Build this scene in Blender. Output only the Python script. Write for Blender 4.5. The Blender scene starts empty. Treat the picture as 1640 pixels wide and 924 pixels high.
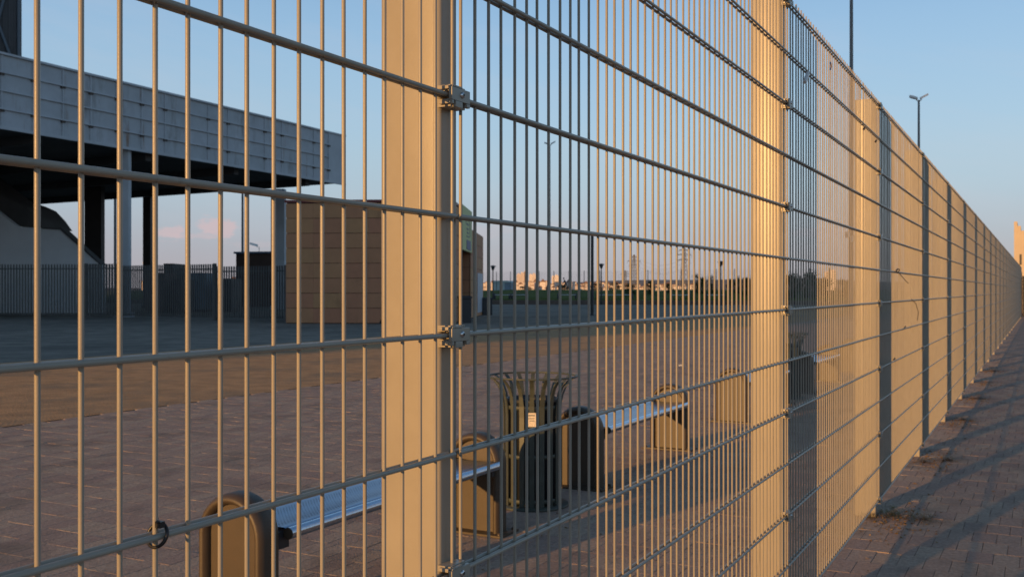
import bpy, math, random
from mathutils import Vector, Matrix
random.seed(7)
S = bpy.context.scene
C = S.collection
R = math.radians
# ---------------------------------------------------------------- camera
CAMH = 1.38
FPX, W0, HX, HY = 1608.0, 1640.0, 820.0, 465.0
cd = bpy.data.cameras.new('camera'); cam = bpy.data.objects.new('camera', cd); C.objects.link(cam)
cam.location = (0, 0, CAMH); cam.rotation_euler = (R(90), 0, 0)
cd.sensor_width = 36; cd.lens = 36 * FPX / W0; cd.clip_end = 12000; cd.clip_start = .05
cd.shift_y = (HY - 462) / W0
cd.dof.use_dof = True; cd.dof.focus_distance = 1.75; cd.dof.aperture_fstop = 15
S.camera = cam
# ---------------------------------------------------------------- light
PHI = R(27.8)                       # the fence runs this far to the right of the view
SUN_AZ = R(27.8 + 13.0); SUN_EL = R(7.0)
S.view_settings.view_transform = 'Standard'; S.view_settings.look = 'None'
S.view_settings.exposure = 0.0; S.view_settings.gamma = 1
ld = bpy.data.lights.new('sun', 'SUN'); ld.energy = 5.0; ld.angle = R(.53); ld.color = (1.0, .53, .175)
sun = bpy.data.objects.new('sun', ld); C.objects.link(sun)
tr = Vector((math.sin(SUN_AZ) * math.cos(SUN_EL), math.cos(SUN_AZ) * math.cos(SUN_EL), -math.sin(SUN_EL)))
sun.rotation_euler = tr.to_track_quat('-Z', 'Y').to_euler()
wd = bpy.data.worlds.new('World'); S.world = wd; wd.use_nodes = True
nt = wd.node_tree; N = nt.nodes; L = nt.links
bg = N['Background']; sky = N.new('ShaderNodeTexSky'); sky.sky_type = 'NISHITA'; sky.sun_disc = False
sky.sun_elevation = SUN_EL; sky.sun_rotation = SUN_AZ + math.pi
sky.air_density = .8; sky.dust_density = .5; sky.ozone_density = 1.6
SKY_STRENGTH = .1
bg.inputs[1].default_value = SKY_STRENGTH
tc = N.new('ShaderNodeTexCoord')
def wm(op, a, b=None, c=None):
    n = N.new('ShaderNodeMath'); n.operation = op
    for i, v in enumerate((a, b, c)):
        if v is None: continue
        if isinstance(v, (int, float)): n.inputs[i].default_value = v
        else: L.new(v, n.inputs[i])
    return n.outputs[0]
def wmix(f, a, b, mode='MIX'):
    n = N.new('ShaderNodeMix'); n.data_type = 'RGBA'; n.blend_type = mode
    for s, v in ((n.inputs[0], f), (n.inputs[6], a), (n.inputs[7], b)):
        if isinstance(v, (int, float)): s.default_value = v
        elif isinstance(v, tuple): s.default_value = v + (1,)
        else: L.new(v, s)
    return n.outputs[2]
sp = N.new('ShaderNodeSeparateXYZ'); L.new(tc.outputs['Generated'], sp.inputs[0])
elev = wm('ARCSINE', sp.outputs[2])
azim = wm('ARCTAN2', sp.outputs[0], sp.outputs[1])
cv = N.new('ShaderNodeCombineXYZ'); L.new(wm('MULTIPLY', azim, 1.0), cv.inputs[0]); L.new(wm('MULTIPLY', elev, 2.2), cv.inputs[1])
nz = N.new('ShaderNodeTexNoise'); L.new(cv.outputs[0], nz.inputs[0]); nz.inputs['Scale'].default_value = 48; nz.inputs['Detail'].default_value = 6; nz.inputs['Roughness'].default_value = .6
# evening sky: the physical sky blended with a clear blue to lavender gradient that runs the same way all the way round
rampn = N.new('ShaderNodeValToRGB'); mr0 = N.new('ShaderNodeMapRange'); L.new(elev, mr0.inputs[0]); mr0.inputs[1].default_value = R(-6); mr0.inputs[2].default_value = R(90)
L.new(mr0.outputs[0], rampn.inputs[0]); cr = rampn.color_ramp; cr.interpolation = 'B_SPLINE'
stops = [(-6, (.39, .36, .44)), (1.5, (.385, .365, .455)), (3.2, (.40, .41, .49)), (5.5, (.43, .53, .61)), (9, (.42, .585, .70)), (16, (.30, .52, .78)), (28, (.145, .27, .45)), (50, (.06, .12, .21)), (90, (.035, .075, .14))]
for k, (e_, c_) in enumerate(stops):
    el_ = cr.elements[k] if k < 2 else cr.elements.new((e_ + 6) / 96)
    el_.position = (e_ + 6) / 96; el_.color = c_ + (1,)
skycol = wmix(1.0, sky.outputs[0], (2.0, 2.0, 2.1), 'MULTIPLY')
rampcol = wmix(1.0, rampn.outputs[0], (10.0, 10.0, 10.0), 'MULTIPLY')
col = wmix(.85, skycol, rampcol)
ci = N.new('ShaderNodeTexNoise'); cv2 = N.new('ShaderNodeCombineXYZ'); L.new(wm('MULTIPLY', azim, 1.2), cv2.inputs[0]); L.new(wm('ADD', wm('MULTIPLY', elev, 6.0), wm('MULTIPLY', azim, 1.1)), cv2.inputs[1]); L.new(cv2.outputs[0], ci.inputs[0])
ci.inputs['Scale'].default_value = 3.2; ci.inputs['Detail'].default_value = 7; ci.inputs['Roughness'].default_value = .55
cm = N.new('ShaderNodeMapRange'); L.new(ci.outputs[0], cm.inputs[0]); cm.inputs[1].default_value = .48; cm.inputs[2].default_value = .8; cm.inputs[4].default_value = .22
col = wmix(cm.outputs[0], col, (6.0, 6.0, 6.6))
def puff(px, py, wx, wy, k):
    """one cumulus of the evening sky at its own bearing and height"""
    global col
    a = math.atan((px - HX) / FPX); e = math.atan((HY - py) / FPX * math.cos(a))
    dx = wm('DIVIDE', wm('SUBTRACT', azim, a), wx / FPX); dy = wm('DIVIDE', wm('SUBTRACT', elev, e), wy / FPX)
    dd = wm('SQRT', wm('ADD', wm('MULTIPLY', dx, dx), wm('MULTIPLY', dy, dy)))
    v = wm('SUBTRACT', wm('ADD', wm('SUBTRACT', 1.0, dd), wm('MULTIPLY', nz.outputs[0], 2.4)), 1.2)
    m = N.new('ShaderNodeMapRange'); m.interpolation_type = 'SMOOTHSTEP'; L.new(v, m.inputs[0]); m.inputs[1].default_value = 0; m.inputs[2].default_value = .55; m.inputs[4].default_value = k
    col = wmix(m.outputs[0], col, (6.2, 4.9, 5.1))
puff(350, 366, 34, 20, .8); puff(272, 372, 24, 13, .7); puff(318, 377, 60, 8, .4); puff(770, 372, 60, 16, .2); puff(1320, 372, 60, 14, .18)
puff(430, 392, 90, 6, .15); puff(930, 360, 90, 6, .12)
L.new(col, bg.inputs[0])
# ---------------------------------------------------------------- materials
def mat(name, base, rough=.6, metal=0.0, nscale=0, namt=.15, bump=0.0, bscale=60, vary=0.0, rust=None, dirt=None, spec=.5):
    m = bpy.data.materials.new(name); m.use_nodes = True
    t = m.node_tree; n = t.nodes; l = t.links; b = n['Principled BSDF']
    b.inputs['Base Color'].default_value = base + (1,); b.inputs['Roughness'].default_value = rough; b.inputs['Metallic'].default_value = metal
    b.inputs['Specular IOR Level'].default_value = spec
    co = n.new('ShaderNodeTexCoord'); geo = n.new('ShaderNodeNewGeometry')
    cur = None
    def mix(f, a, c, mode='MIX'):
        x = n.new('ShaderNodeMix'); x.data_type = 'RGBA'; x.blend_type = mode
        for s, v in ((x.inputs[0], f), (x.inputs[6], a), (x.inputs[7], c)):
            if isinstance(v, (int, float)): s.default_value = v
            elif isinstance(v, tuple): s.default_value = v + (1,)
            else: l.new(v, s)
        return x.outputs[2]
    cur = base
    if nscale:
        z = n.new('ShaderNodeTexNoise'); z.inputs['Scale'].default_value = nscale; z.inputs['Detail'].default_value = 5; z.inputs['Roughness'].default_value = .65
        l.new(geo.outputs['Position'], z.inputs[0])
        mr = n.new('ShaderNodeMapRange'); l.new(z.outputs[0], mr.inputs[0]); mr.inputs[1].default_value = .3; mr.inputs[2].default_value = .7
        lo = tuple(c * (1 - namt) for c in base); hi = tuple(min(1, c * (1 + namt)) for c in base)
        cur = mix(mr.outputs[0], lo, hi)
    if vary:
        oi = n.new('ShaderNodeObjectInfo'); ad = n.new('ShaderNodeMath'); ad.operation = 'ADD'
        l.new(oi.outputs['Random'], ad.inputs[0]); l.new(geo.outputs['Random Per Island'], ad.inputs[1])
        fr = n.new('ShaderNodeMath'); fr.operation = 'FRACT'; l.new(ad.outputs[0], fr.inputs[0])
        hv = n.new('ShaderNodeHueSaturation')
        mr = n.new('ShaderNodeMapRange'); l.new(fr.outputs[0], mr.inputs[0]); mr.inputs[3].default_value = 1 - vary; mr.inputs[4].default_value = 1 + vary
        l.new(mr.outputs[0], hv.inputs['Value'])
        m2 = n.new('ShaderNodeMapRange'); l.new(fr.outputs[0], m2.inputs[0]); m2.inputs[3].default_value = .49; m2.inputs[4].default_value = .51
        l.new(m2.outputs[0], hv.inputs['Hue'])
        if isinstance(cur, tuple): hv.inputs['Color'].default_value = cur + (1,)
        else: l.new(cur, hv.inputs['Color'])
        cur = hv.outputs[0]
    for spec_ in (rust, dirt):
        if spec_:
            colr, sc, lo, hi, stretch = spec_
            mp = n.new('ShaderNodeMapping'); l.new(geo.outputs['Position'], mp.inputs[0]); mp.inputs['Scale'].default_value = stretch
            z = n.new('ShaderNodeTexNoise'); z.inputs['Scale'].default_value = sc; z.inputs['Detail'].default_value = 7; z.inputs['Roughness'].default_value = .7
            l.new(mp.outputs[0], z.inputs[0])
            mr = n.new('ShaderNodeMapRange'); l.new(z.outputs[0], mr.inputs[0]); mr.inputs[1].default_value = lo; mr.inputs[2].default_value = hi
            cur = mix(mr.outputs[0], cur, colr)
    if not isinstance(cur, tuple): l.new(cur, b.inputs['Base Color'])
    if bump:
        z = n.new('ShaderNodeTexNoise'); z.inputs['Scale'].default_value = bscale; z.inputs['Detail'].default_value = 4
        l.new(geo.outputs['Position'], z.inputs[0])
        bp = n.new('ShaderNodeBump'); bp.inputs['Strength'].default_value = 1; bp.inputs['Distance'].default_value = bump
        l.new(z.outputs[0], bp.inputs['Height']); l.new(bp.outputs[0], b.inputs['Normal'])
    return m
M = {}
PAINT = (.31, .285, .235)
M['fence'] = mat('beige_grey_powder_coat', PAINT, .29, spec=.27, nscale=9, namt=.06, bump=.00012, bscale=420, dirt=((.17, .15, .12), 26, .60, .85, (1, 1, .12)), rust=((.14, .075, .04), 130, .73, .80, (1, 1, 1)))
M['steel'] = mat('stainless_steel', (.48, .57, .68), .16, 1.0, nscale=60, namt=.12)
M['bolt'] = mat('bolt_steel', (.6, .6, .6), .25, 1.0)
M['black'] = mat('black_plastic', (.012, .012, .013), .4)
M['brick'] = mat('clinker_paver', (.355, .27, .215), .9, nscale=45, namt=.28, bump=.005, bscale=90, vary=.09, dirt=((.17, .135, .11), 1.6, .5, .75, (1, 1, 1)), spec=.15)
M['sand'] = mat('joint_sand', (.25, .19, .15), .95, nscale=25, namt=.4, bump=.004, bscale=90)
M['bench'] = mat('olive_brown_cast_metal', (.058, .043, .028), .5, nscale=7, namt=.12, bump=.0006, bscale=300, rust=((.2, .09, .03), 9, .66, .78, (1, 1, 1)))
M['bin'] = mat('dark_green_iron', (.056, .066, .054), .5, nscale=12, namt=.2, bump=.0005, bscale=200)
M['liner'] = mat('black_liner', (.022, .025, .03), .45, nscale=12, namt=.2)
M['sticker'] = mat('paper_sticker', (.62, .55, .45), .6, nscale=120, namt=.3)
M['ochre'] = mat('ochre_paving', (.43, .255, .125), .95, nscale=3, namt=.22, bump=.01, bscale=30, dirt=((.2, .16, .11), .5, .5, .7, (1, 1, 1)), spec=.2)
M['grey'] = mat('grey_gravelled_plaza', (.25, .225, .19), 1.0, nscale=1.3, namt=.3, bump=.012, bscale=18, dirt=((.17, .155, .135), .15, .5, .65, (1, 1, 1)), spec=.02)
M['earth'] = mat('field_earth', (.11, .12, .05), .95, nscale=.2, namt=.3)
M['grass'] = mat('bank_grass', (.095, .115, .028), .95, nscale=.8, namt=.35, bump=.08, bscale=6, dirt=((.13, .12, .05), .35, .55, .72, (1, 1, 1)), spec=.1)
M['leaf'] = mat('dark_foliage', (.04, .062, .022), .8, nscale=2, namt=.4, vary=.3, spec=.2)
M['dryleaf'] = mat('dry_weed', (.22, .13, .035), .8, nscale=30, namt=.4, vary=.3)
M['greenweed'] = mat('green_weed', (.10, .12, .025), .8, nscale=30, namt=.4, vary=.3)
M['bark'] = mat('bark', (.08, .06, .045), .9, nscale=20)
M['concrete_w'] = mat('pale_painted_panel', (.42, .45, .48), .7, nscale=1.2, namt=.10, bump=.004, bscale=12, vary=.05,
                      dirt=((.20, .19, .18), .9, .55, .75, (1, 1, .25)), rust=((.22, .11, .05), 1.7, .60, .74, (1, 1, .10)))
M['conc_smooth'] = mat('pale_smooth_panel', (.46, .49, .52), .7, nscale=.6, namt=.12)
M['conc'] = mat('white_concrete', (.72, .74, .76), .8, nscale=.5, namt=.08, bump=.003, bscale=10)
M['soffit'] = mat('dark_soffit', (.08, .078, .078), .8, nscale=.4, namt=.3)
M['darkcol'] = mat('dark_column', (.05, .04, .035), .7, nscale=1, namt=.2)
M['rust'] = mat('rusty_bracket', (.09, .07, .06), .9, nscale=8, namt=.3)
M['clad'] = mat('orange_tan_cladding', (.47, .23, .115), .75, nscale=1.5, namt=.08, vary=.02, bump=.002, bscale=30, dirt=((.30, .15, .07), .8, .6, .78, (1, 1, .3)))
M['joint'] = mat('dark_joint', (.05, .03, .02), .9)
M['redtrim'] = mat('dark_red_trim', (.16, .025, .025), .5)
M['lime'] = mat('pale_lime_fascia', (.48, .52, .22), .6, nscale=2, namt=.06)
M['emblem'] = mat('grey_print', (.16, .17, .16), .6)
M['violet'] = mat('violet_grey_print', (.14, .14, .24), .6)
M['poster'] = mat('white_poster', (.42, .45, .5), .5, nscale=6, namt=.12)
M['pal'] = mat('grey_palisade_paint', (.12, .12, .115), .5, nscale=3, namt=.1)
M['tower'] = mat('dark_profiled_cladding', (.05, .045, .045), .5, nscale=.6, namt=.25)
M['towerred'] = mat('steel_brace', (.10, .12, .14), .5)
M['shed'] = mat('dark_brown_shed', (.10, .06, .045), .8, nscale=1, namt=.12)
M['mast'] = mat('galvanised_mast', (.16, .165, .17), .5, nscale=4, namt=.12)
M['lampdark'] = mat('dark_lamp_iron', (.03, .03, .032), .5)
M['head'] = mat('lamp_head_shell', (.72, .71, .68), .4)
M['city'] = mat('city_plaster', (.72, .62, .55), .8, nscale=.02, namt=.12, vary=.15)
M['cityroof'] = mat('city_roof', (.22, .13, .10), .8, vary=.2)
M['citywin'] = mat('city_window_glass', (.30, .26, .24), .3)
M['teal'] = mat('pale_teal_wall', (.36, .46, .46), .7)
M['tealroof'] = mat('grey_blue_wall', (.16, .23, .30), .6)
M['hill'] = mat('far_hill', (.13, .12, .13), 1.0, nscale=.002, namt=.3, dirt=((.20, .17, .15), .01, .5, .62, (1, 1, 1)))
M['kerb'] = mat('brown_kerb_stone', (.13, .095, .075), .85, nscale=2, namt=.2, vary=.12)
M['seatw'] = mat('pale_seat_slab', (.45, .47, .5), .5)
M['wallbeige'] = mat('cream_wall', (.50, .42, .32), .8, nscale=.6, namt=.08)
M['window'] = mat('dark_window', (.03, .03, .035), .2)
M['cloth'] = mat('dark_cloth', (.03, .03, .04), .8)
M['skin'] = mat('skin', (.40, .24, .17), .6)
M['clothlight'] = mat('pale_cloth', (.5, .42, .35), .8)
M['socket'] = mat('socket_shadow', (.02, .02, .02), .7)
M['twig'] = mat('dry_twig', (.12, .09, .06), .8)
M['cable'] = mat('cable_dark', (.08, .08, .085), .6)
# perforated steel seat sheet
def perforated():
    m = bpy.data.materials.new('perforated_steel'); m.use_nodes = True
    t = m.node_tree; n = t.nodes; l = t.links; b = n['Principled BSDF']
    b.inputs['Metallic'].default_value = 1; b.inputs['Roughness'].default_value = .3
    co = n.new('ShaderNodeTexCoord'); mp = n.new('ShaderNodeMapping'); l.new(co.outputs['Object'], mp.inputs[0]); mp.inputs['Rotation'].default_value = (0, 0, R(45))
    v = n.new('ShaderNodeTexVoronoi'); v.inputs['Scale'].default_value = 75; v.inputs['Randomness'].default_value = 0; l.new(mp.outputs[0], v.inputs[0])
    mr = n.new('ShaderNodeMapRange'); l.new(v.outputs['Distance'], mr.inputs[0]); mr.inputs[1].default_value = .2; mr.inputs[2].default_value = .36
    x = n.new('ShaderNodeMix'); x.data_type = 'RGBA'; l.new(mr.outputs[0], x.inputs[0]); x.inputs[6].default_value = (.12, .165, .23, 1); x.inputs[7].default_value = (.19, .27, .39, 1)
    l.new(x.outputs[2], b.inputs['Base Color'])
    bp = n.new('ShaderNodeBump'); bp.inputs['Distance'].default_value = .002; l.new(mr.outputs[0], bp.inputs['Height']); l.new(bp.outputs[0], b.inputs['Normal'])
    return m
M['perf'] = perforated()
def brick_far():
    """paver pattern for paving too far off to tell the bricks apart"""
    m = mat('clinker_paving_far', (.355, .27, .215), .9, nscale=30, namt=.2, bump=.004, bscale=60, dirt=((.16, .13, .11), 1.6, .52, .75, (1, 1, 1)), spec=.2)
    t = m.node_tree; n = t.nodes; l = t.links; b = n['Principled BSDF']
    src = b.inputs['Base Color'].links[0].from_socket
    co = n.new('ShaderNodeTexCoord'); br = n.new('ShaderNodeTexBrick'); l.new(co.outputs['Object'], br.inputs[0])
    mp = n.new('ShaderNodeMapping'); mp.inputs['Rotation'].default_value = (0, 0, R(90)); l.new(co.outputs['Object'], mp.inputs[0]); l.new(mp.outputs[0], br.inputs[0])
    br.inputs['Color1'].default_value = (1.1, 1.1, 1.1, 1); br.inputs['Color2'].default_value = (.9, .9, .9, 1); br.inputs['Mortar'].default_value = (.6, .55, .5, 1)
    br.inputs['Scale'].default_value = 1; br.inputs['Brick Width'].default_value = .122; br.inputs['Row Height'].default_value = .242; br.inputs['Mortar Size'].default_value = .004
    x = n.new('ShaderNodeMix'); x.data_type = 'RGBA'; x.blend_type = 'MULTIPLY'; x.inputs[0].default_value = 1
    l.new(src, x.inputs[6]); l.new(br.outputs[0], x.inputs[7]); l.new(x.outputs[2], b.inputs['Base Color'])
    return m
M['brickfar'] = brick_far()
# ---------------------------------------------------------------- mesh helpers
class MB:
    def __init__(s): s.v = []; s.f = []; s.sm = []; s.mi = []
    def add(s, v, f, smooth=False, mi=0):
        o = len(s.v); s.v += [tuple(a) for a in v]
        for q in f: s.f.append(tuple(i + o for i in q)); s.sm.append(smooth); s.mi.append(mi)
        return s
    def box(s, a, b, mi=0, ch=0.0):
        (x0, y0, z0), (x1, y1, z1) = a, b
        if ch:   # chamfered upper edges
            v = [(x0, y0, z0), (x1, y0, z0), (x1, y1, z0), (x0, y1, z0), (x0, y0, z1 - ch), (x1, y0, z1 - ch), (x1, y1, z1 - ch), (x0, y1, z1 - ch),
                 (x0 + ch, y0 + ch, z1), (x1 - ch, y0 + ch, z1), (x1 - ch, y1 - ch, z1), (x0 + ch, y1 - ch, z1)]
            f = [(0, 1, 5, 4), (1, 2, 6, 5), (2, 3, 7, 6), (3, 0, 4, 7), (4, 5, 9, 8), (5, 6, 10, 9), (6, 7, 11, 10), (7, 4, 8, 11), (8, 9, 10, 11), (3, 2, 1, 0)]
            return s.add(v, f, False, mi)
        v = [(x0, y0, z0), (x1, y0, z0), (x1, y1, z0), (x0, y1, z0), (x0, y0, z1), (x1, y0, z1), (x1, y1, z1), (x0, y1, z1)]
        return s.add(v, [(3, 2, 1, 0), (4, 5, 6, 7), (0, 1, 5, 4), (1, 2, 6, 5), (2, 3, 7, 6), (3, 0, 4, 7)], False, mi)
    def tube(s, pts, r, n=8, mi=0, caps=True, up=None):
        """round bar through pts; r a number or one radius per point"""
        pts = [Vector(p) for p in pts]; rs = r if isinstance(r, (list, tuple)) else [r] * len(pts)
        v = []; prev = None
        for i, p in enumerate(pts):
            d = (pts[min(i + 1, len(pts) - 1)] - pts[max(i - 1, 0)]).normalized()
            if prev is None:
                a = Vector((0, 0, 1)) if abs(d.z) < .9 else Vector((1, 0, 0))
                u = d.cross(a).normalized()
            else: u = (prev - d * prev.dot(d)).normalized()
            prev = u; w = d.cross(u)
            for k in range(n):
                t = 2 * math.pi * k / n
                v.append(p + (u * math.cos(t) + w * math.sin(t)) * rs[i])
        f = [(i * n + k, i * n + (k + 1) % n, (i + 1) * n + (k + 1) % n, (i + 1) * n + k) for i in range(len(pts) - 1) for k in range(n)]
        s.add(v, f, True, mi)
        if caps:
            s.add(v[:n], [tuple(reversed(range(n)))], False, mi); s.add(v[-n:], [tuple(range(n))], False, mi)
        return s
    def lathe(s, prof, n=24, mi=0, c=(0, 0), smooth=True):
        v = [(c[0] + r * math.cos(2 * math.pi * k / n), c[1] + r * math.sin(2 * math.pi * k / n), z) for r, z in prof for k in range(n)]
        f = [(i * n + k, i * n + (k + 1) % n, (i + 1) * n + (k + 1) % n, (i + 1) * n + k) for i in range(len(prof) - 1) for k in range(n)]
        return s.add(v, f, smooth, mi)
    def prism(s, poly, fn, t0, t1, mi=0):
        """poly (a,b) points pushed from t0 to t1; fn(a,b,t) -> xyz"""
        n = len(poly); v = [fn(a, b, t0) for a, b in poly] + [fn(a, b, t1) for a, b in poly]
        f = [tuple(range(n)), tuple(reversed(range(n, 2 * n)))] + [(i, i + n, (i + 1) % n + n, (i + 1) % n) for i in range(n)]
        return s.add(v, f, False, mi)
    def mesh(s, name, *mats):
        me = bpy.data.meshes.new(name); me.from_pydata(s.v, [], s.f)
        for m in mats: me.materials.append(m)
        me.polygons.foreach_set('use_smooth', s.sm); me.polygons.foreach_set('material_index', s.mi); me.update()
        return me
    def build(s, name, mats, parent=None, loc=(0, 0, 0), rz=0, fix=True, **props):
        if not isinstance(mats, (list, tuple)): mats = [mats]
        me = s.mesh(name, *mats)
        if fix:
            import bmesh
            b = bmesh.new(); b.from_mesh(me); bmesh.ops.recalc_face_normals(b, faces=b.faces); b.to_mesh(me); b.free()
        return put(name, me, parent, loc, rz, **props)
def put(name, data, parent=None, loc=(0, 0, 0), rz=0, **props):
    o = bpy.data.objects.new(name, data); C.objects.link(o)
    if parent: o.parent = parent
    o.location = loc; o.rotation_euler = (0, 0, rz)
    for k, v in props.items(): o[k] = v
    return o
def thing(name, label, cat, loc=(0, 0, 0), rz=0, group=None):
    o = put(name, None, None, loc, rz, label=label, category=cat); o.empty_display_size = .1
    if group: o['group'] = group
    return o
def kids(o): return [c for c in bpy.data.objects if c.parent == o]
def dup(root, loc, rz, label, tree=None):
    r = root.copy(); C.objects.link(r); r.location = loc; r.rotation_euler = (0, 0, rz); r['label'] = label
    for ch in kids(root):
        c = ch.copy(); C.objects.link(c); c.parent = r
        for g in kids(ch):
            d = g.copy(); C.objects.link(d); d.parent = c
    return r
def bevel(o, w, seg=2):
    m = o.modifiers.new('bevel', 'BEVEL'); m.width = w; m.segments = seg; m.limit_method = 'ANGLE'; m.angle_limit = R(40)
    for p in o.data.polygons: p.use_smooth = True
    m2 = o.modifiers.new('wn', 'WEIGHTED_NORMAL'); m2.keep_sharp = True
    return o
def at(px, py, Z):           # real place of a thing seen at px,py in the photograph and Z metres off
    return Vector(((px - HX) / FPX * Z, Z, CAMH + (HY - py) / FPX * Z))
def fp(s, p, z=0):           # fence frame: s metres along the fence, p metres to its far side
    return Vector((s * math.sin(PHI) - p * math.cos(PHI), s * math.cos(PHI) + p * math.sin(PHI), z))
FRZ = math.pi / 2 - PHI
# ---------------------------------------------------------------- ground
g = MB(); g.add([(-6000, -3000, -.07), (6000, -3000, -.07), (6000, 9000, -.07), (-6000, 9000, -.07)], [(0, 1, 2, 3)])
g.build('ground', M['earth'], fix=False, kind='structure')
def sheet(name, m, s0, s1, p0, p1, z):
    return MB().add([(s0, p0, z), (s1, p0, z), (s1, p1, z), (s0, p1, z)], [(0, 1, 2, 3)]).build(name, m, rz=FRZ, fix=False, kind='structure')
BL, BWD = .242, .122
B_S0, B_S1, F_P0, F_P1, P_P1 = 1.0, 24.0, -4.6, .88, 9.3
sheet('footpath', M['sand'], B_S0, B_S1, F_P0 + .02, F_P1, -.008)
plaza = sheet('brick_plaza', M['sand'], B_S0, B_S1, F_P1 + .001, P_P1, -.008)
foot = [o for o in C.objects if o.name == 'footpath'][0]
sheet('footpath_far', M['brickfar'], B_S1 + .002, 150, F_P0, F_P1, -.001)
sheet('footpath_near', M['brickfar'], -40, B_S0, F_P0, F_P1, -.001)
sheet('brick_plaza_far', M['brickfar'], B_S1 + .002, 150, F_P1 + .001, P_P1, -.001)
sheet('brick_plaza_near', M['brickfar'], -40, B_S0, F_P1 + .001, P_P1, -.001)
sheet('ochre_plaza', M['ochre'], -60, 150, P_P1 + .001, 17.5, -.001)
sheet('grey_plaza', M['grey'], -120, 150, 17.502, 110, -.002)
sheet('verge', M['earth'], -40, 150, -60, F_P0 - .13, .03)
MB().box((-40, F_P0 - .125, -.05), (150, F_P0 - .005, .10)).build('path_kerb', M['kerb'], rz=FRZ, kind='structure')
# pavers: the largest ones in view one by one, the rest joined
def brick_mb(b, cx, cy, z, tx=0, ty=0):
    hx, hy, c = BL / 2 - .0012, BWD / 2 - .0010, .0016
    def P(x, y, zz): return (cx + x, cy + y, z + zz + x * tx + y * ty)
    v = [P(-hx, -hy, -.03), P(hx, -hy, -.03), P(hx, hy, -.03), P(-hx, hy, -.03), P(-hx, -hy, -c), P(hx, -hy, -c), P(hx, hy, -c), P(-hx, hy, -c),
         P(-hx + c, -hy + c, 0), P(hx - c, -hy + c, 0), P(hx - c, hy - c, 0), P(-hx + c, hy - c, 0)]
    b.add(v, [(0, 1, 5, 4), (1, 2, 6, 5), (2, 3, 7, 6), (3, 0, 4, 7), (4, 5, 9, 8), (5, 6, 10, 9), (6, 7, 11, 10), (7, 4, 8, 11), (8, 9, 10, 11)])
bm0 = MB(); brick_mb(bm0, 0, 0, 0); brick_me = bm0.mesh('paver', M['brick'])
def seen(pt):
    if pt.y < .5: return None
    x = HX + FPX * pt.x / pt.y; y = HY + FPX * CAMH / pt.y
    return (x, y)
def pave(parent, p0, p1, own):
    cells = []
    ns = int((B_S1 - B_S0) / BL)
    for i in range(ns):
        off = BWD / 2 if i % 2 else 0
        for j in range(130):
            s = B_S0 + (i + .5) * BL; p = F_P0 + (j + .5) * BWD + off
            if not p0 <= p < p1: continue
            q = seen(fp(s, p)); key = 1e9
            if q and -60 < q[0] < 1700 and q[1] < 950: key = fp(s, p).y
            elif q is None or q[1] > 1250: 
                if s < 1.2: continue
            cells.append((key, s, p))
    cells.sort()
    rest = MB()
    for k, (key, s, p) in enumerate(cells):
        z = random.uniform(-.0010, .0006) - (.0025 if random.random() < .03 else 0); tx = random.uniform(-.004, .004); ty = random.uniform(-.005, .005)
        if k < own and key < 1e8:
            o = put('paver', brick_me, parent, (s, p, z)); o.rotation_euler = (ty, -tx, random.uniform(-.008, .008))
        else: brick_mb(rest, s, p, z, tx, ty)
    rest.build('paving', M['brick'], parent, fix=False, kind='stuff')
pave(foot, F_P0, F_P1, 290)
pave(plaza, F_P1, P_P1, 290)
# ---------------------------------------------------------------- main fence
PITCH, SJ, PA = 2.505, 1.4627, .88
WH = [CAMH + 1.125 - .2 * k for k in range(13)]
VB, VT = CAMH - 1.288, CAMH + 1.157
fence = thing('mesh_fence', 'long tall beige double-wire mesh fence running away beside the footpath', 'fence', fp(SJ, PA), FRZ)
VX0, VSP, NV = .016, .05035, 50
vb = MB(); vb.tube([(0, 0, VB), (0, 0, VT)], .003, 10); vme = vb.mesh('vertical_wire', M['fence'])
hb = MB(); hb.tube([(.0145 - .012, 0, 0), (PITCH - .022 + .008, 0, 0)], .004, 12); hme = hb.mesh('horizontal_wire', M['fence'])
NP_FAR = 22
for n in range(-1, 4):
    pn = put('mesh_panel', None, fence, (n * PITCH, 0, 0))
    for k in range(NV):
        vw = put('vertical_wire', vme, pn, ((VX0 + k * VSP) if n >= 0 else PITCH - .0113 - k * .0493, 0, 0)); vw.rotation_euler = (0, random.gauss(0, .0005), random.uniform(0, 6)); vw.location.x -= math.tan(vw.rotation_euler[1]) * 1.3
    for h in WH:
        for sd in (-1, 1): put('horizontal_wire', hme, pn, (0, sd * .007, h))
rest = MB()
for n in list(range(4, NP_FAR)) + [-3, -2]:
    for k in range(NV):
        x = n * PITCH + VX0 + k * VSP; rest.tube([(x, 0, VB), (x, 0, VT)], .003, 6, caps=False)
    for h in WH:
        for sd in (-1, 1): rest.tube([(n * PITCH + .004, sd * .007, h), ((n + 1) * PITCH - .004, sd * .007, h)], .004, 6)
rest.build('wire_mesh', M['fence'], fence, fix=False, kind='stuff')
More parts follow.
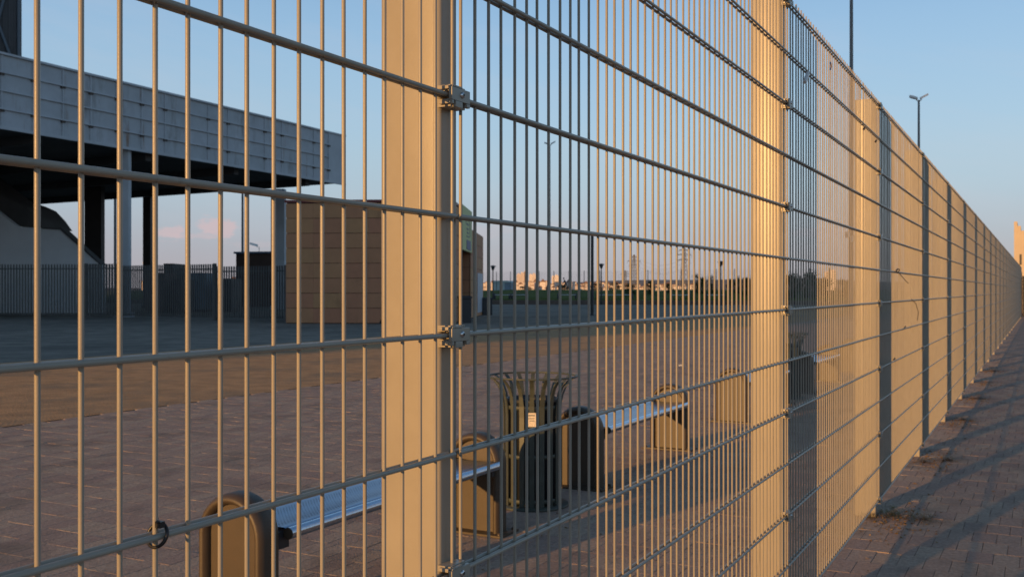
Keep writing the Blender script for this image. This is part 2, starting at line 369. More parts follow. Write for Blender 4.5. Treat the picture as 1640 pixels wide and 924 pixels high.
# post: hollow section 60 x 122 mm with rounded corners, capped
def rrect(x0, x1, y0, y1, r, seg=5):
    out = []
    for cx, cy, a0 in ((x1 - r, y1 - r, 0), (x0 + r, y1 - r, 90), (x0 + r, y0 + r, 180), (x1 - r, y0 + r, 270)):
        for k in range(seg + 1):
            a = R(a0 + 90 * k / seg); out.append((cx + r * math.cos(a), cy + r * math.sin(a)))
    return out
rr = rrect(-.030, .030, .0125, .135, .009)
pb = MB(); nn = len(rr); v = [(x, y, -.05) for x, y in rr] + [(x, y, CAMH + 1.163) for x, y in rr]
pb.add(v, [(i, (i + 1) % nn, (i + 1) % nn + nn, i + nn) for i in range(nn)], True)
post_me = pb.mesh('fence_post', M['fence'])
cb = MB(); v = [(x * 1.03, .07375 + (y - .07375) * 1.02, CAMH + 1.163) for x, y in rr] + [(x * 1.03, .07375 + (y - .07375) * 1.02, CAMH + 1.168) for x, y in rr]
cb.add(v, [(i, (i + 1) % nn, (i + 1) % nn + nn, i + nn) for i in range(nn)] + [tuple(range(nn, 2 * nn))])
cap_me = cb.mesh('post_cap', M['fence'])
# clamp: block against the post, notched cover plate, button-head bolt
blk = MB()
blk.box((-.037, -.013, .0065), (.010, .0123, .0165)); blk.box((-.037, -.013, -.0195), (.010, .0123, -.0065)); blk.box((-.012, -.0128, -.0064), (.004, .0121, .0064))
blk_me = blk.mesh('clamp', M['fence'])
pl = MB()
y0_, y1_ = -.0205, -.0135
pl.box((-.044, y0_, -.0099), (.015, y1_, .0120)); pl.box((-.042, y0_, .0121), (-.033, y1_ - .001, .0150)); pl.box((-.0328, y0_, .0121), (-.010, y1_, .0155)); pl.box((-.0325, y0_ - .0004, -.0205), (-.010, y1_, -.0100)); pl.box((.004, y0_, -.0165), (.015, y1_, -.0100))
pl.box((-.0440, y0_, -.0165), (-.0375, y1_, -.0100)); pl.box((-.044, y1_, -.0160), (-.0390, .006, -.0085)); pl.box((-.044, y1_, .0085), (-.0390, .006, .0145))
plo = pl.build('cover_plate', M['fence']); bevel(plo, .0007, 1); pl_me = plo.data
bo = MB(); bo.lathe([(0.0048, 0), (.0046, .0014), (.0038, .0026), (.0025, .0033), (.0023, .0033), (.0021, .001), (.0, .001)], 16)
bo_me = bo.mesh('bolt', M['bolt'])
hx = MB(); hx.lathe([(.0020, .0034), (.0, .0034)], 6, smooth=False); hx_me = hx.mesh('bolt', M['socket'])
# one bolt mesh: head in steel with dark hexagonal socket
bb = MB(); bb.lathe([(0.0057, 0), (.0055, .0016), (.0045, .0030), (.0026, .0037)], 18, 0); bb.lathe([(.0026, .0037), (.0022, .0012), (.00001, .0010)], 6, 1, smooth=False)
bo_me = bb.mesh('bolt', M['bolt'], M['socket'])
first = True
for n in range(-1, NP_FAR + 1):
    po = put('fence_post', post_me, fence, (n * PITCH, 0, 0)); put('post_cap', cap_me, po)
    if n > 16: continue
    for h in WH[::2]:
        c_ = put('clamp', blk_me, fence, (n * PITCH, 0, h))
        if n <= 9:
            if first:
                plo.parent = c_; first = False
            else:
                q = plo.copy(); C.objects.link(q); q.parent = c_
            b_ = put('bolt', bo_me, c_, (-.012, -.0205, .0015)); b_.rotation_euler = (R(90), 0, 0)
# small things caught on the fence
def on_fence(px, hz, dp=0):
    d = 1667.0 - px; Z = FPX * (PA + dp) / (math.cos(PHI) * d); s = (Z - (PA + dp) * math.sin(PHI)) / math.cos(PHI)
    return fp(s, PA + dp, hz), s
def hz_of(px, py):
    p, s = on_fence(px, 0); return CAMH + (HY - py) / FPX * p.y
p, s_ = on_fence(250, 0)
wz = min(WH, key=lambda h: abs(h - hz_of(250, 862)))
tie = MB(); pts = []
for k in range(19):
    a = 2 * math.pi * k / 18; pts.append((.005 * math.sin(a) + .001, .0145 * math.cos(a), .0125 * math.sin(a)))
tie.tube(pts, .0022, 6); tie.box((-.006, -.012, .010), (.001, -.004, .017)); tie.tube([(-.003, -.010, .014), (-.009, -.012, .019), (-.012, -.012, .018)], .0016, 5)
tie.build('cable_tie', M['black'], None, (p.x, p.y, wz), FRZ, label='black cable tie looped round the lower wires near the first bench', category='cable tie')
def strand(name, pts, r, m, label, cat, **k):
    b = MB(); c0 = Vector(pts[0]); b.tube([Vector(q) - c0 for q in pts], r, 5); return b.build(name, m, None, c0, label=label, category=cat, **k)
def fpts(l, off=-.014): 
    out = []
    for px, py in l:
        q, s = on_fence(px, 0, off); out.append((q.x, q.y, CAMH + (HY - py) / FPX * q.y))
    return out
strand('wire_scrap', fpts([(1434, 433), (1437, 430.5), (1440, 431.5), (1438, 436), (1434, 434.5), (1437, 432)]), .0032, M['twig'], 'knotted scrap of brown wire tied at eye level on a far panel', 'wire scrap')
strand('twig', fpts([(1438, 436), (1444, 443), (1450, 450), (1454, 454)]), .0025, M['twig'], 'thin straight dry twig poking down beneath the knotted wire scrap', 'twig')
strand('dry_stem', fpts([(1459, 479), (1466, 486), (1470, 500), (1468, 513)]), .0025, M['twig'], 'curved dry stem hanging on the mesh below the wire scrap', 'twig')
strand('plastic_strip', fpts([(1293, 117), (1291, 124), (1288, 132)]), .009, M['head'], 'short pale plastic strip hanging from the second highest wire', 'plastic strip')
strand('ribbon_scrap', fpts([(1329, 100), (1330, 107), (1329, 112)]), .0035, M['violet'], 'tiny blue ribbon scrap just under the top wire', 'ribbon')
for (x, y, lab) in ((1448, 524, 'small rusty clip on the wire below the curved dry stem'), (1431, 575, 'small rusty clip on the wire two rows under the wire scrap'), (1382, 207, 'small dark clip hanging near the top of the third panel'), (1401, 227, 'small dark clip high beside the third post')):
    q = fpts([(x, y)])[0]; b = MB(); b.tube([(-.014, 0, -.004), (0, -.006, .006), (.012, 0, -.003)], .0045, 6); b.build('rusty_clip', M['rust'], None, q, FRZ, label=lab, category='clip')
# ---------------------------------------------------------------- benches
def arch(w, h, seg=16):
    r = w / 2; pts = [(-r, 0)] + [(-r * math.cos(math.pi * k / seg), h - r + r * math.sin(math.pi * k / seg)) for k in range(seg + 1)] + [(r, 0)]
    return pts
def make_bench():
    root = thing('bench', '', 'bench', (0, 0, 0), FRZ, 'steel benches lined up along the fence')
    for si in (0.0, 1.94):
        ou = arch(.34, .555); inn = arch(.25, .51)
        b = MB(); n = len(ou)
        prof = [(0, .05, 0), (0, -.02, 0), (.22, -.042, 0), (.5, -.05, 0), (.78, -.042, 0), (1, -.02, 0), (1, .05, 0), (.78, .07, 0), (.5, .078, 0), (.22, .07, 0)]
        v = []
        for (oa, oz), (ia, iz) in zip(ou, inn):
            for t, xx, _ in prof: v.append((si + xx, oa + (ia - oa) * t, oz + (iz - oz) * t + .012))
        m_ = len(prof); f = [(i * m_ + k, i * m_ + (k + 1) % m_, (i + 1) * m_ + (k + 1) % m_, (i + 1) * m_ + k) for i in range(n - 1) for k in range(m_)]
        b.add(v, f, True)
        sup = b.build('support', M['bench'], root)
        q = MB(); q.prism([(a, z + .012) for a, z in arch(.256, .513)], lambda a, z, t: (si + t, a, z), -.012, .04); q.build('inset_panel', M['bench'], sup)
        q = MB(); q.box((si - .09, -.215, .001), (si + .12, .215, .012)); q.build('base_plate', M['bench'], sup)
        q = MB()
        for sx, sy in ((-.07, -.19), (-.07, .19), (.10, -.19), (.10, .19)): q.lathe([(.013, .012), (.013, .02), (.006, .026), (.0001, .026)], 8, c=(si + sx, sy))
        q.build('anchor_bolts', M['bench'], sup)
    x0, x1 = .115, 1.90
    b = MB(); pr = [(-.172, .395), (-.165, .412), (-.15, .4185), (-.13, .419), (-.05, .410), (.05, .410), (.13, .419), (.15, .4185), (.172, .40)]
    th = .006; pp = pr + [(a, z - th) for a, z in reversed(pr)]; n = len(pp)
    # the sheet between front and back edge rolls
    b.add([(x0, a, z) for a, z in pp] + [(x1, a, z) for a, z in pp], [(i, (i + 1) % n, (i + 1) % n + n, i + n) for i in range(n)], True)
    seat = b.build('seat', M['perf'], root)
    for sy in (-1, 1):
        q = MB(); q.tube([(x0, sy * .172, .3965), (x1, sy * .172, .3965)], .0245, 20, caps=True); q.build('edge_roll', M['steel'], seat)
        for xe, d in ((x0, -1), (x1, 1)): q = MB(); q.tube([(xe, sy * .172, .3965), (xe + d * .004, sy * .172, .3965)], .0235, 16); q.build('end_cap', M['bench'], seat)
    for xa, xb in ((.078, x0 + .03), (1.86, 1.89)):
        q = MB(); q.box((xa, -.15, .335), (xb, .15, .405)); q.build('bracket', M['liner'], root)
    return root
bench = make_bench()
BS = [(3.06, 'nearest steel bench, seen through the first panel with its lit end support'), (6.45, 'steel bench just beyond the nearest litter bin'), (10.4, 'steel bench in front of the second tall post'), (13.79, 'steel bench beyond the second litter bin, seen between close wires'), (17.74, 'farthest steel bench, almost hidden behind the glancing wires')]
for k, (s, lab) in enumerate(BS):
    l = fp(s, 2.87)
    if k == 0: bench.location = l; bench['label'] = lab
    else: dup(bench, l, FRZ, lab)
# ---------------------------------------------------------------- litter bins
def make_bin():
    root = thing('litter_bin', '', 'litter bin', (0, 0, 0), FRZ + .1, 'slatted flared litter bins between the benches')
    q = MB(); q.lathe([(.0001, .013), (.232, .013), (.236, .010), (.236, .001), (.0001, .001)], 36); q.build('base_plate', M['bin'], root)
    q = MB(); q.lathe([(.0001, .03), (.164, .03), (.164, .66), (.170, .665), (.170, .69), (.163, .69), (.158, .66), (.158, .05), (.0001, .05)], 32); q.build('liner', M['liner'], root)
    path = [(.184, .014), (.184, .30), (.184, .58), (.188, .65), (.200, .71), (.222, .765), (.252, .80), (.286, .826)]
    ns = 18; sl = MB(); w = .016; t = .0025
    v = []
    for i, (r, z) in enumerate(path):
        ww = w if i < 4 else w * .8
        v += [(r - t, -ww, z), (r + t, -ww, z), (r + t, ww, z), (r - t, ww, z)]
    sl.add(v, [(i * 4 + k, i * 4 + (k + 1) % 4, i * 4 + 4 + (k + 1) % 4, i * 4 + 4 + k) for i in range(len(path) - 1) for k in range(4)] + [(3, 2, 1, 0), tuple(range(len(v) - 4, len(v)))])
    o0 = sl.build('slat', M['bin'], root)
    for k in range(1, ns):
        o = o0.copy(); C.objects.link(o); o.rotation_euler = (0, 0, 2 * math.pi * k / ns)
    for z0, z1 in ((.035, .06), (.315, .34), (.625, .65)):
        q = MB(); q.lathe([(.178, z0), (.1815, z0), (.1815, z1), (.178, z1), (.178, z0)], 36); q.build('hoop', M['bin'], root)
    q = MB(); q.tube([(.288 * math.cos(2 * math.pi * k / 40), .288 * math.sin(2 * math.pi * k / 40), .828) for k in range(41)], .0065, 8, caps=False); q.build('rim', M['bin'], root)
    return root
lbin = make_bin()
lbin.location = fp(5.80, 2.91); lbin['label'] = 'nearest flared slatted litter bin with a pale sticker, beside the first bench'
# sticker facing back along the fence
stq = MB(); stq.box((-.1900, -.034, .525), (-.1885, .030, .612)); stq.box((-.1909, -.022, .575), (-.1902, .018, .580), 1); stq.box((-.1909, -.022, .560), (-.1902, .010, .565), 1); stq.box((-.1909, -.026, .592), (-.1902, .020, .600), 1)
lb2 = dup(lbin, fp(13.1, 2.91), FRZ + .1, 'second flared slatted litter bin, farther off behind the second tall post')
stq.build('sticker', [M['sticker'], M['emblem']], lbin, rz=.32)
# ---------------------------------------------------------------- weeds
def tuft(name, s, p, n, h, m, label, seed):
    rnd = random.Random(seed); b = MB()
    for k in range(n):
        a = rnd.uniform(0, 6.28); r = abs(rnd.gauss(0, .085)); x, y = r * math.cos(a), r * math.sin(a); hh = h * rnd.uniform(.4, 1); dx, dy = rnd.gauss(0, hh * .6), rnd.gauss(0, hh * .6); w = .0035
        b.add([(x - w, y, 0), (x + w, y, 0), (x + dx * .5 + w * .8, y + dy * .5, hh * .7), (x + dx * .5 - w * .8, y + dy * .5, hh * .7), (x + dx, y + dy, hh * rnd.uniform(.6, 1.0))], [(0, 1, 2, 3), (3, 2, 4)])
    return b.build(name, m, None, fp(s, p, -.003), FRZ, fix=False, label=label, category='weed', group='weeds at the foot of the fence')
def postS(n): return SJ + n * PITCH
WEEDS = [(postS(2) + .06, .80, 60, .07, 'greenweed', 'green weed tuft right beside the foot of the third post'),
 (postS(2) - .05, .93, 50, .04, 'dryleaf', 'brown dry weed tuft just before the foot of the third post'),
 (postS(2) + .05, .62, 70, .035, 'dryleaf', 'sparse dry weed patch a hand off the third post'),
 (postS(3) - .3, .83, 60, .04, 'dryleaf', 'dry weed patch just before the fourth post'),
 (postS(3) - .12, .66, 60, .05, 'dryleaf', 'rusty dry tuft in the sunlit strip at the fourth post'),
 (postS(5) + .1, .70, 80, .09, 'dryleaf', 'taller straw tuft beside the sixth post'),
 (postS(4) + .2, .74, 70, .06, 'dryleaf', 'low straw tuft between the fifth and sixth posts'),
 (postS(5) - .9, .05, 60, .05, 'greenweed', 'small weed growing alone in the middle of the footpath'),
 (postS(7) + .1, .72, 90, .10, 'dryleaf', 'straw tuft beside the eighth post far down the fence')]
for k, (s, p, n, h, m, lab) in enumerate(WEEDS): tuft('weed', s, p, int(n * 2.2), h * 1.25, M[m], lab, k)
q = at(1090, 588, 1); q = Vector(((1090 - HX) / FPX, 1, 0)) * (CAMH * FPX / (588 - HY)); b = MB(); b.prism([(-.04, -.03), (.05, -.02), (.04, .035), (-.03, .03)], lambda a, c, t: (a, c, t + abs(a) * .5), .002, .03); b.build('paper_scrap', M['seatw'], None, (q.x, q.y, 0), label='small white crumpled paper scrap alone on the sunlit pavers', category='litter')
# fallen leaves and crumbs scattered on the paving
lf = MB(); rnd = random.Random(5)
for k in range(420):
    if k % 2: s, p = rnd.uniform(4, 22), .86 - abs(rnd.gauss(0, .28))
    else: s, p = rnd.uniform(2.5, 13), rnd.uniform(1.0, 4.5)
    a = rnd.uniform(0, 6.28); l = rnd.uniform(.006, .02); q = fp(s, p)
    lf.add([(q.x + l * math.cos(a), q.y + l * math.sin(a), .002), (q.x - l * .5 * math.sin(a), q.y + l * .5 * math.cos(a), .002 + rnd.uniform(0, .008)), (q.x - l * math.cos(a), q.y - l * math.sin(a), .003), (q.x + l * .5 * math.sin(a), q.y - l * .5 * math.cos(a), .002 + rnd.uniform(0, .008))], [(0, 1, 2, 3)])
for k in range(900):
    s, p = postS(rnd.choice([2, 3, 4, 5, 6, 7])) + rnd.gauss(-.1, .28), .80 + rnd.gauss(-.02, .10); q = fp(s, p); l = rnd.uniform(.004, .011); a = rnd.uniform(0, 6.28)
    lf.add([(q.x + l * math.cos(a), q.y + l * math.sin(a), .001), (q.x - l * math.sin(a), q.y + l * math.cos(a), .001 + l * .7), (q.x - l * math.cos(a), q.y - l * math.sin(a), .001), (q.x + l * math.sin(a), q.y - l * math.cos(a), .001 + l * .5)], [(0, 1, 2, 3)])
lf.build('leaf_litter', M['dryleaf'], fix=False, kind='stuff', label='dry crumbs and leaf bits strewn over the paving', category='leaf litter')
# ---------------------------------------------------------------- kiosk
KH = 5.08
kc0, kc1, kc2 = Vector((-9.43, 41.9)), Vector((-2.5, 41.53)), Vector((-1.75, 56.0))
kx = (kc1 - kc0).normalized(); ky = Vector((-kx.y, kx.x)); kl = (kc1 - kc0).length; krz = math.atan2(kx.y, kx.x)
kiosk = thing('kiosk', 'flat-roofed building clad in square orange-tan panels with pale lime entrance fascia', 'building', (kc0.x, kc0.y, 0), krz)
MB().box((.03, .03, -.02), (kl - .03, 3.0, KH - .02)).box((.03, 3.0, -.02), (kl - 3.2, 7.7, KH - .02)).box((.03, 7.7, -.02), (kl + .02, 15.2, KH - .66)).build('core_wall', M['joint'], kiosk)
ncol = 6; cw = kl / ncol; rh = (KH - .1) / 8
pbx = MB().box((.0025, -.02, .010), (cw - .0025, .035, rh - .010)); pme = pbx.mesh('cladding_panel', M['clad'])
for i in range(ncol):
    for j in range(8): put('cladding_panel', pme, kiosk, (i * cw, 0, j * rh + .02))
# side: a corner strip, the lit-through entrance under the fascia, the rear block
side = MB().box((-.02, .008, .008), (.035, 1.48, rh - .008)).mesh('cladding_panel', M['clad'])
for j in range(8):
    for i in range(2): put('cladding_panel', side, kiosk, (kl, i * 1.49 + .01, j * rh + .02))
    if j < 7:
        for i in range(5): put('cladding_panel', side, kiosk, (kl + .03, 7.7 + i * 1.5, j * rh + .02))
        put('cladding_panel', side, kiosk, (kl - 1.49, 7.66, j * rh + .02), -math.pi / 2)
for i in range(5):
    for j in range(8):
        if (i * 1.49) < 4.4: put('cladding_panel', side, kiosk, (kl - 3.19, 3.0 + i * 1.49, j * rh + .02))
q = MB(); q.box((kl - 3.15, 3.05, 3.25), (kl + .02, 7.6, 3.35)); q.build('entrance_ceiling', M['soffit'], kiosk)
q = MB(); q.box((kl + .02, 3.05, 3.2), (kl + .14, 7.6, KH + .12)); fa = q.build('fascia', M['lime'], kiosk)
q = MB(); e0 = 4.9
for dz, hh, dy, ww in ((4.62, .10, 0, 1.2), (4.40, .10, .1, .9), (4.20, .08, 0, 1.0), (4.02, .08, .2, .8), (3.86, .06, 0, 1.2)): q.box((kl + .14, e0 + dy, dz), (kl + .15, e0 + dy + ww, dz + hh))
q.box((kl + .14, e0 - .35, 4.4), (kl + .15, e0 - .2, 4.78)); q.box((kl + .14, e0 + 1.5, 3.9), (kl + .15, e0 + 1.62, 4.78)); q.build('emblem', M['emblem'], fa)
q = MB(); q.box((kl + .14, 4.9, 3.28), (kl + .16, 6.8, 3.72)); q.build('sign_plate', M['violet'], fa)
q = MB(); q.box((kl + .07, 11.4, .2), (kl + .085, 14.6, 2.3)); q.build('poster', M['poster'], kiosk)
q = MB(); q.box((-.05, -.06, KH - .05), (kl + .06, 3.02, KH + .06)); q.box((-.05, 3.021, KH - .05), (kl - 3.0, 7.6, KH + .055)); q.build('roof_edge', M['redtrim'], kiosk)
# broken base of the front cladding
q = MB()
for a, w_, h_ in ((3.9, .5, .28), (4.3, .7, .42), (4.9, .25, .12), (5.3, .5, .48), (5.8, .4, .3), (6.2, .3, .5)):
    q.add([(a, -.024, 0), (a + w_, -.024, .02), (a + w_ * .8, -.024, h_ * .6), (a + w_ * .35, -.024, h_)], [(0, 1, 2, 3)])
q.build('broken_edge', M['socket'], kiosk)
for x, z_, Z, lab, hh in ((744, 518, 42.6, 'dark square litter box by the kiosk entrance', 1.15), (780, 503, 56, 'dark litter box standing clear beside the kiosk rear corner', .98)):
    q = at(x, HY, Z); b = MB(); b.box((-.26, -.2, 0), (.26, .2, hh - .12), ch=.02); b.box((-.29, -.23, hh - .119), (.29, .23, hh), ch=.05); b.build('litter_box', M['liner'], None, (q.x, q.y, 0), .2, label=lab, category='litter box')
# ---------------------------------------------------------------- canopy of the stadium
cor = Vector((-11.75, 69.5)); bdir = Vector((-.4258, -.9048)); edir = Vector((-.866, .5)); CH0, CH1 = 8.72, 12.0; CL = 52.0
canopy = thing('stadium_canopy', 'huge pale canopy of ribbed rusty panels on columns at the edge of the plaza', 'canopy', (cor.x, cor.y, 0))
c1 = cor + bdir * CL; c2 = c1 + edir * 60; c3 = cor + edir * 60
q = MB(); q.prism([(v_.x - cor.x, v_.y - cor.y) for v_ in (cor, c1, c2, c3)], lambda a, b, t: (a, b, t), CH0 + .3, CH1 - .02); q.build('roof_slab', M['conc_smooth'], canopy)
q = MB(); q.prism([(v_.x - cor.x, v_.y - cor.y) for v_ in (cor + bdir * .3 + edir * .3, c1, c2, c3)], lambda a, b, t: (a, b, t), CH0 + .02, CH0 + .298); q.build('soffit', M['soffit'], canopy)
ang = math.atan2(bdir.y, bdir.x)       # local x runs along the fascia towards the viewer, local -y... faces the plaza
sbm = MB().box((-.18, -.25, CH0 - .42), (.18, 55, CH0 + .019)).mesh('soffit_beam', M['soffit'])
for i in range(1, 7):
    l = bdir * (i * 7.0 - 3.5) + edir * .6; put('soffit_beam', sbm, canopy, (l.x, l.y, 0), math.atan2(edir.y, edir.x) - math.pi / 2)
q = MB(); q.box((0, 0, CH0), (1.9, .25, CH1)); q.build('end_panel', M['conc_smooth'], canopy, (0, 0, 0), ang)
rw = (CH1 - CH0) / 4; pw = 1.66
fm = MB().box((.012, 0, .02), (pw - .012, .20, rw - .012)).mesh('fascia_panel', M['concrete_w'])
for i in range(30):
    x = 1.9 + i * pw; l = bdir * x
    for j in range(4): put('fascia_panel', fm, canopy, (l.x, l.y, CH0 + j * rw), ang)
rb = MB()
for j in (1, 2, 3): rb.box((1.9, .2, CH0 + j * rw - .03), (1.9 + 30 * pw, .29, CH0 + j * rw + .03))
rb.box((0, .2, CH1 - .02), (1.9 + 30 * pw, .32, CH1 + .08)); rb.box((0, .18, CH0 - .1), (1.9 + 30 * pw, .30, CH0 + .04))
rb.build('horizontal_rail', M['conc_smooth'], canopy, rz=ang)
vr = MB().box((-.03, .2, CH0), (.03, .255, CH1)).mesh('vertical_rib', M['conc_smooth'])
bk = MB()
for j in (1, 3): bk.box((-.10, .2, CH0 + j * rw - .13), (.12, .31, CH0 + j * rw - .03))
bkm = bk.mesh('bracket', M['rust'])
for i in range(31):
    l = bdir * (1.9 + i * pw); put('vertical_rib', vr, canopy, (l.x, l.y, 0), ang); put('bracket', bkm, canopy, (l.x + .0, l.y, 0), ang)
def column(px, Z, wpx, m, d=.6):
    q = at(px, HY, Z); w = wpx / FPX * Z; b = MB(); b.box((-w / 2, -d / 2, -.05), (w / 2, d / 2, CH0 + .05)); b.box((-w / 2 - .12, -d / 2 - .12, -.05), (w / 2 + .12, d / 2 + .12, .25))
    b.build('column', m, canopy, (q.x - cor.x, q.y - cor.y, 0))
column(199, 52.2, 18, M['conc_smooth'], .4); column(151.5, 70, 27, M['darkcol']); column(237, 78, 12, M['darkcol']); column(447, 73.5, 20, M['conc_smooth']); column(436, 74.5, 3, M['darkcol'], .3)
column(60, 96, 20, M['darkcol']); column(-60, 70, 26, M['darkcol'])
# tower above the canopy
q0 = at(32, HY, 84); tower = thing('stadium_tower', 'dark profiled tower with crossed steel braces rising behind the canopy', 'tower', (q0.x, q0.y, 0), .56)
TH = 44
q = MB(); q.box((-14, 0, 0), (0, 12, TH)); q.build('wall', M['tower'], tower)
q = MB()
for k in range(34): q.box((-13.9 + k * .42, -.06, 11), (-13.9 + k * .42 + .16, 0, TH - .2))
q.build('profiled_sheet', M['tower'], tower)
for a, b_, c, d in ((-4.2, 30.5, -.1, 19.0), (-.1, 30.5, -4.2, 12.4), (-8.2, 42, -.1, 30.5), (-.1, 42, -6.2, 22)):
    q = MB(); q.tube([(a, -.25, b_), (c, -.25, d)], .12, 8); q.build('brace', M['towerred'], tower)
q = MB(); q.tube([(-.1, -.15, 8), (-.1, -.15, TH)], .14, 8); q.build('corner_tube', M['towerred'], tower)
# stair flank under the canopy
def poly_thing(name, pts, Z, dep, m, parent=None, base=None, **k):
    b = MB(); w = [at(x, y, Z) for x, y in pts]; b.prism([(a.x - (base.x if base else 0), a.z) for a in w], lambda a, z, t: (a, Z + t - (base.y if base else 0), z), 0, dep); return b.build(name, m, parent, **k)
st = at(80, HY, 58); stair = thing('stadium_stair', 'white concrete stair flank with dark underside below the canopy', 'stair', (st.x, st.y, 0))
poly_thing('flank_wall', [(-160, 215), (0, 342), (27, 363), (70, 366), (97, 368), (163, 424), (163, 502), (-160, 502)], 58, .5, M['conc'], stair, st)
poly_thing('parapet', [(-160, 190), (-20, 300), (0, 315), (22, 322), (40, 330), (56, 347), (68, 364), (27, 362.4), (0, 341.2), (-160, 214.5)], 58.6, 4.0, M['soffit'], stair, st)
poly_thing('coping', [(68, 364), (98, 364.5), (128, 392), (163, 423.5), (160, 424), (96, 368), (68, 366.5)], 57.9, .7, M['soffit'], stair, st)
# ---------------------------------------------------------------- palisade fences
def palisade(a, b, h, label, dense=False, endpost=True):
    a = Vector((a.x, a.y)); b = Vector((b.x, b.y)); d = b - a; ln = d.length; rz = math.atan2(d.y, d.x)
    r = thing('bar_fence', label, 'fence', (a.x, a.y, 0), rz, 'grey vertical bar fences closing the plaza')
    me = MB().box((-.035, -.02, .10), (.035, .02, h)).mesh('bar', M['pal'])
    sp_ = .15
    for k in range(int(ln / sp_)): put('bar', me, r, (k * sp_ + .08, 0, 0))
    if dense:
        for k in range(int(ln / sp_)): put('bar', me, r, (k * sp_ + .155, .07, 0))
    q = MB(); q.box((0, .02, .16), (ln, .06, .22)); q.box((0, .021, h - .26), (ln, .06, h - .20)); q.build('rail', M['pal'], r)
    for x in ([0, ln] if endpost else [0]): q = MB(); q.box((x - .06, -.065, -.03), (x + .06, .06, h + .03)); q.build('post', M['pal'], r)
    return r
palisade(at(-120, HY, 51.8), at(137, HY, 51.8), 2.72, 'grey vertical bar fence in front of the white stair flank')
palisade(at(138, HY, 51.7), at(190, HY, 51.5), 2.74, 'short double-layered bar gate beside the pale canopy column', True)
palisade(at(192, HY, 50.0), at(344, HY, 46.6), 2.60, 'bar fence with sky showing between its bar tops, from column to tall post')
palisade(at(345.5, HY, 46.6), at(459, HY, 44.6), 2.48, 'bar fence that ends against the orange-tan kiosk')
q = at(378, HY, 84); shed = thing('dark_building', 'low dark brown building behind the bar fence beside the kiosk', 'building', (q.x, q.y, 0), -.25)
MB().box((0, 0, 0), (9, 8, 4.45)).build('wall', M['shed'], shed); MB().box((-.15, -.15, 4.45), (9.15, 8.15, 4.6)).build('roof', M['tealroof'], shed)
# containers and vans parked behind the bar fence
def box_truck(px0, px1, ytop, Z, m, label):
    a = at(px0, HY, Z); w = (px1 - px0) / FPX * Z; h = CAMH + (HY - ytop) / FPX * Z
    t = thing('container', label, 'container', (a.x, a.y, 0)); MB().box((0, 0, .15), (w, 2.4, h)).build('body', m, t)
    q = MB()
    for k in range(int(w / .3)): q.box((k * .3 + .08, -.04, .25), (k * .3 + .2, 0, h - .1))
    q.build('ribs', m, t); MB().box((.1, .1, -.02), (w - .1, 2.3, .149)).build('skid', M['black'], t)
box_truck(232, 262, 437, 60, M['shed'], 'dark container behind the bar fence near the dark column')
box_truck(262, 277, 422, 62, M['lampdark'], 'tall narrow dark cabinet rising just above the bar fence')
box_truck(278, 292, 447, 60, M['darkcol'], 'low dark container behind the bar fence')
box_truck(300, 330, 437, 64, M['tealroof'], 'blue-grey container behind the bar fence, left of its tall post')
box_truck(350, 372, 446, 64, M['lampdark'], 'low black container behind the bar fence near the kiosk')
# ---------------------------------------------------------------- lamps and masts
def mast(px, Z, h, r0, r1, label, heads=2, hs=1.0, name='floodlight_mast', spread=1.0):
    q = at(px, HY, Z); t = thing(name, label, 'street lamp', (q.x, q.y, 0))
    MB().tube([(0, 0, -.05), (0, 0, h)], [r0, r1], 12).build('pole', M['mast'], t); MB().lathe([(r0 * 2.2, -.04), (r0 * 2.2, .03), (r0 * 1.1, .08), (r0, .1)], 12).build('foot', M['mast'], t)
    for k in range(heads):
        sd = -1 if k == 0 else 1
        b = MB(); L0 = .85 * hs
        b.tube([(0, 0, h - .1), (sd * .25 * spread * hs, 0, h + .05)], .03, 6)
        pts = [(.0, .06), (.25, .10), (.6, .11), (.85, .05)]
        v = []; f = []
        for a, w in pts:
            x = sd * (.12 * spread * hs + a * .8 * hs); z = h + .03 + a * (.42 if sd > 0 else .22) * hs
            v += [(x, -w * 2 * hs, z), (x, w * 2 * hs, z), (x, w * 1.4 * hs, z + .19 * hs), (x, -w * 1.4 * hs, z + .19 * hs)]
        n4 = len(pts); f = [(i * 4 + j, i * 4 + (j + 1) % 4, i * 4 + 4 + (j + 1) % 4, i * 4 + 4 + j) for i in range(n4 - 1) for j in range(4)] + [(0, 1, 2, 3), (n4 * 4 - 1, n4 * 4 - 2, n4 * 4 - 3, n4 * 4 - 4)]
        b.add(v, f); hd = b.build('lamp_head', M['head'], t)
    return t
mast(1471.5, 54, 11.6, .10, .055, 'tall street lamp with two splayed heads standing above the far fence', 2, .62)
tm = mast(1363.5, 47, 19.5, .11, .07, 'very tall mast whose top leaves the picture, with small boxes low on its pole', 2, .8)
for x, y in ((-.22, 3.95), (.03, 3.75)): MB().box((x - .10, -.30, y - .12), (x + .08, -.12, y + .16)).build('junction_box', M['head'], tm)
MB().box((-.2, -.2, 3.9), (.1, -.1, 3.94)).build('box_bracket', M['mast'], tm)
mast(880.6, 108, 17.0, .10, .06, 'distant street lamp with twin heads whose pole hides behind a wire', 2, .75)
mast(388.5, 112, 18.5, .16, .10, 'slim mast seen under the canopy between clouds and dark building', 2, .8)
mast(184.5, 100, 17.0, .14, .12, 'thin pale mast seen under the canopy beside the dark column', 2, .8)
mast(244, 190, 6.0, .07, .05, 'small distant street lamp just above the bar fence', 1, 2.2)
mast(415, 190, 9.6, .07, .05, 'small curved street lamp over the dark brown building', 1, 2.2)
q = at(948.5, HY, 55.5); t = thing('dark_post', 'plain dark steel post standing alone on the far plaza', 'post', (q.x, q.y, 0))
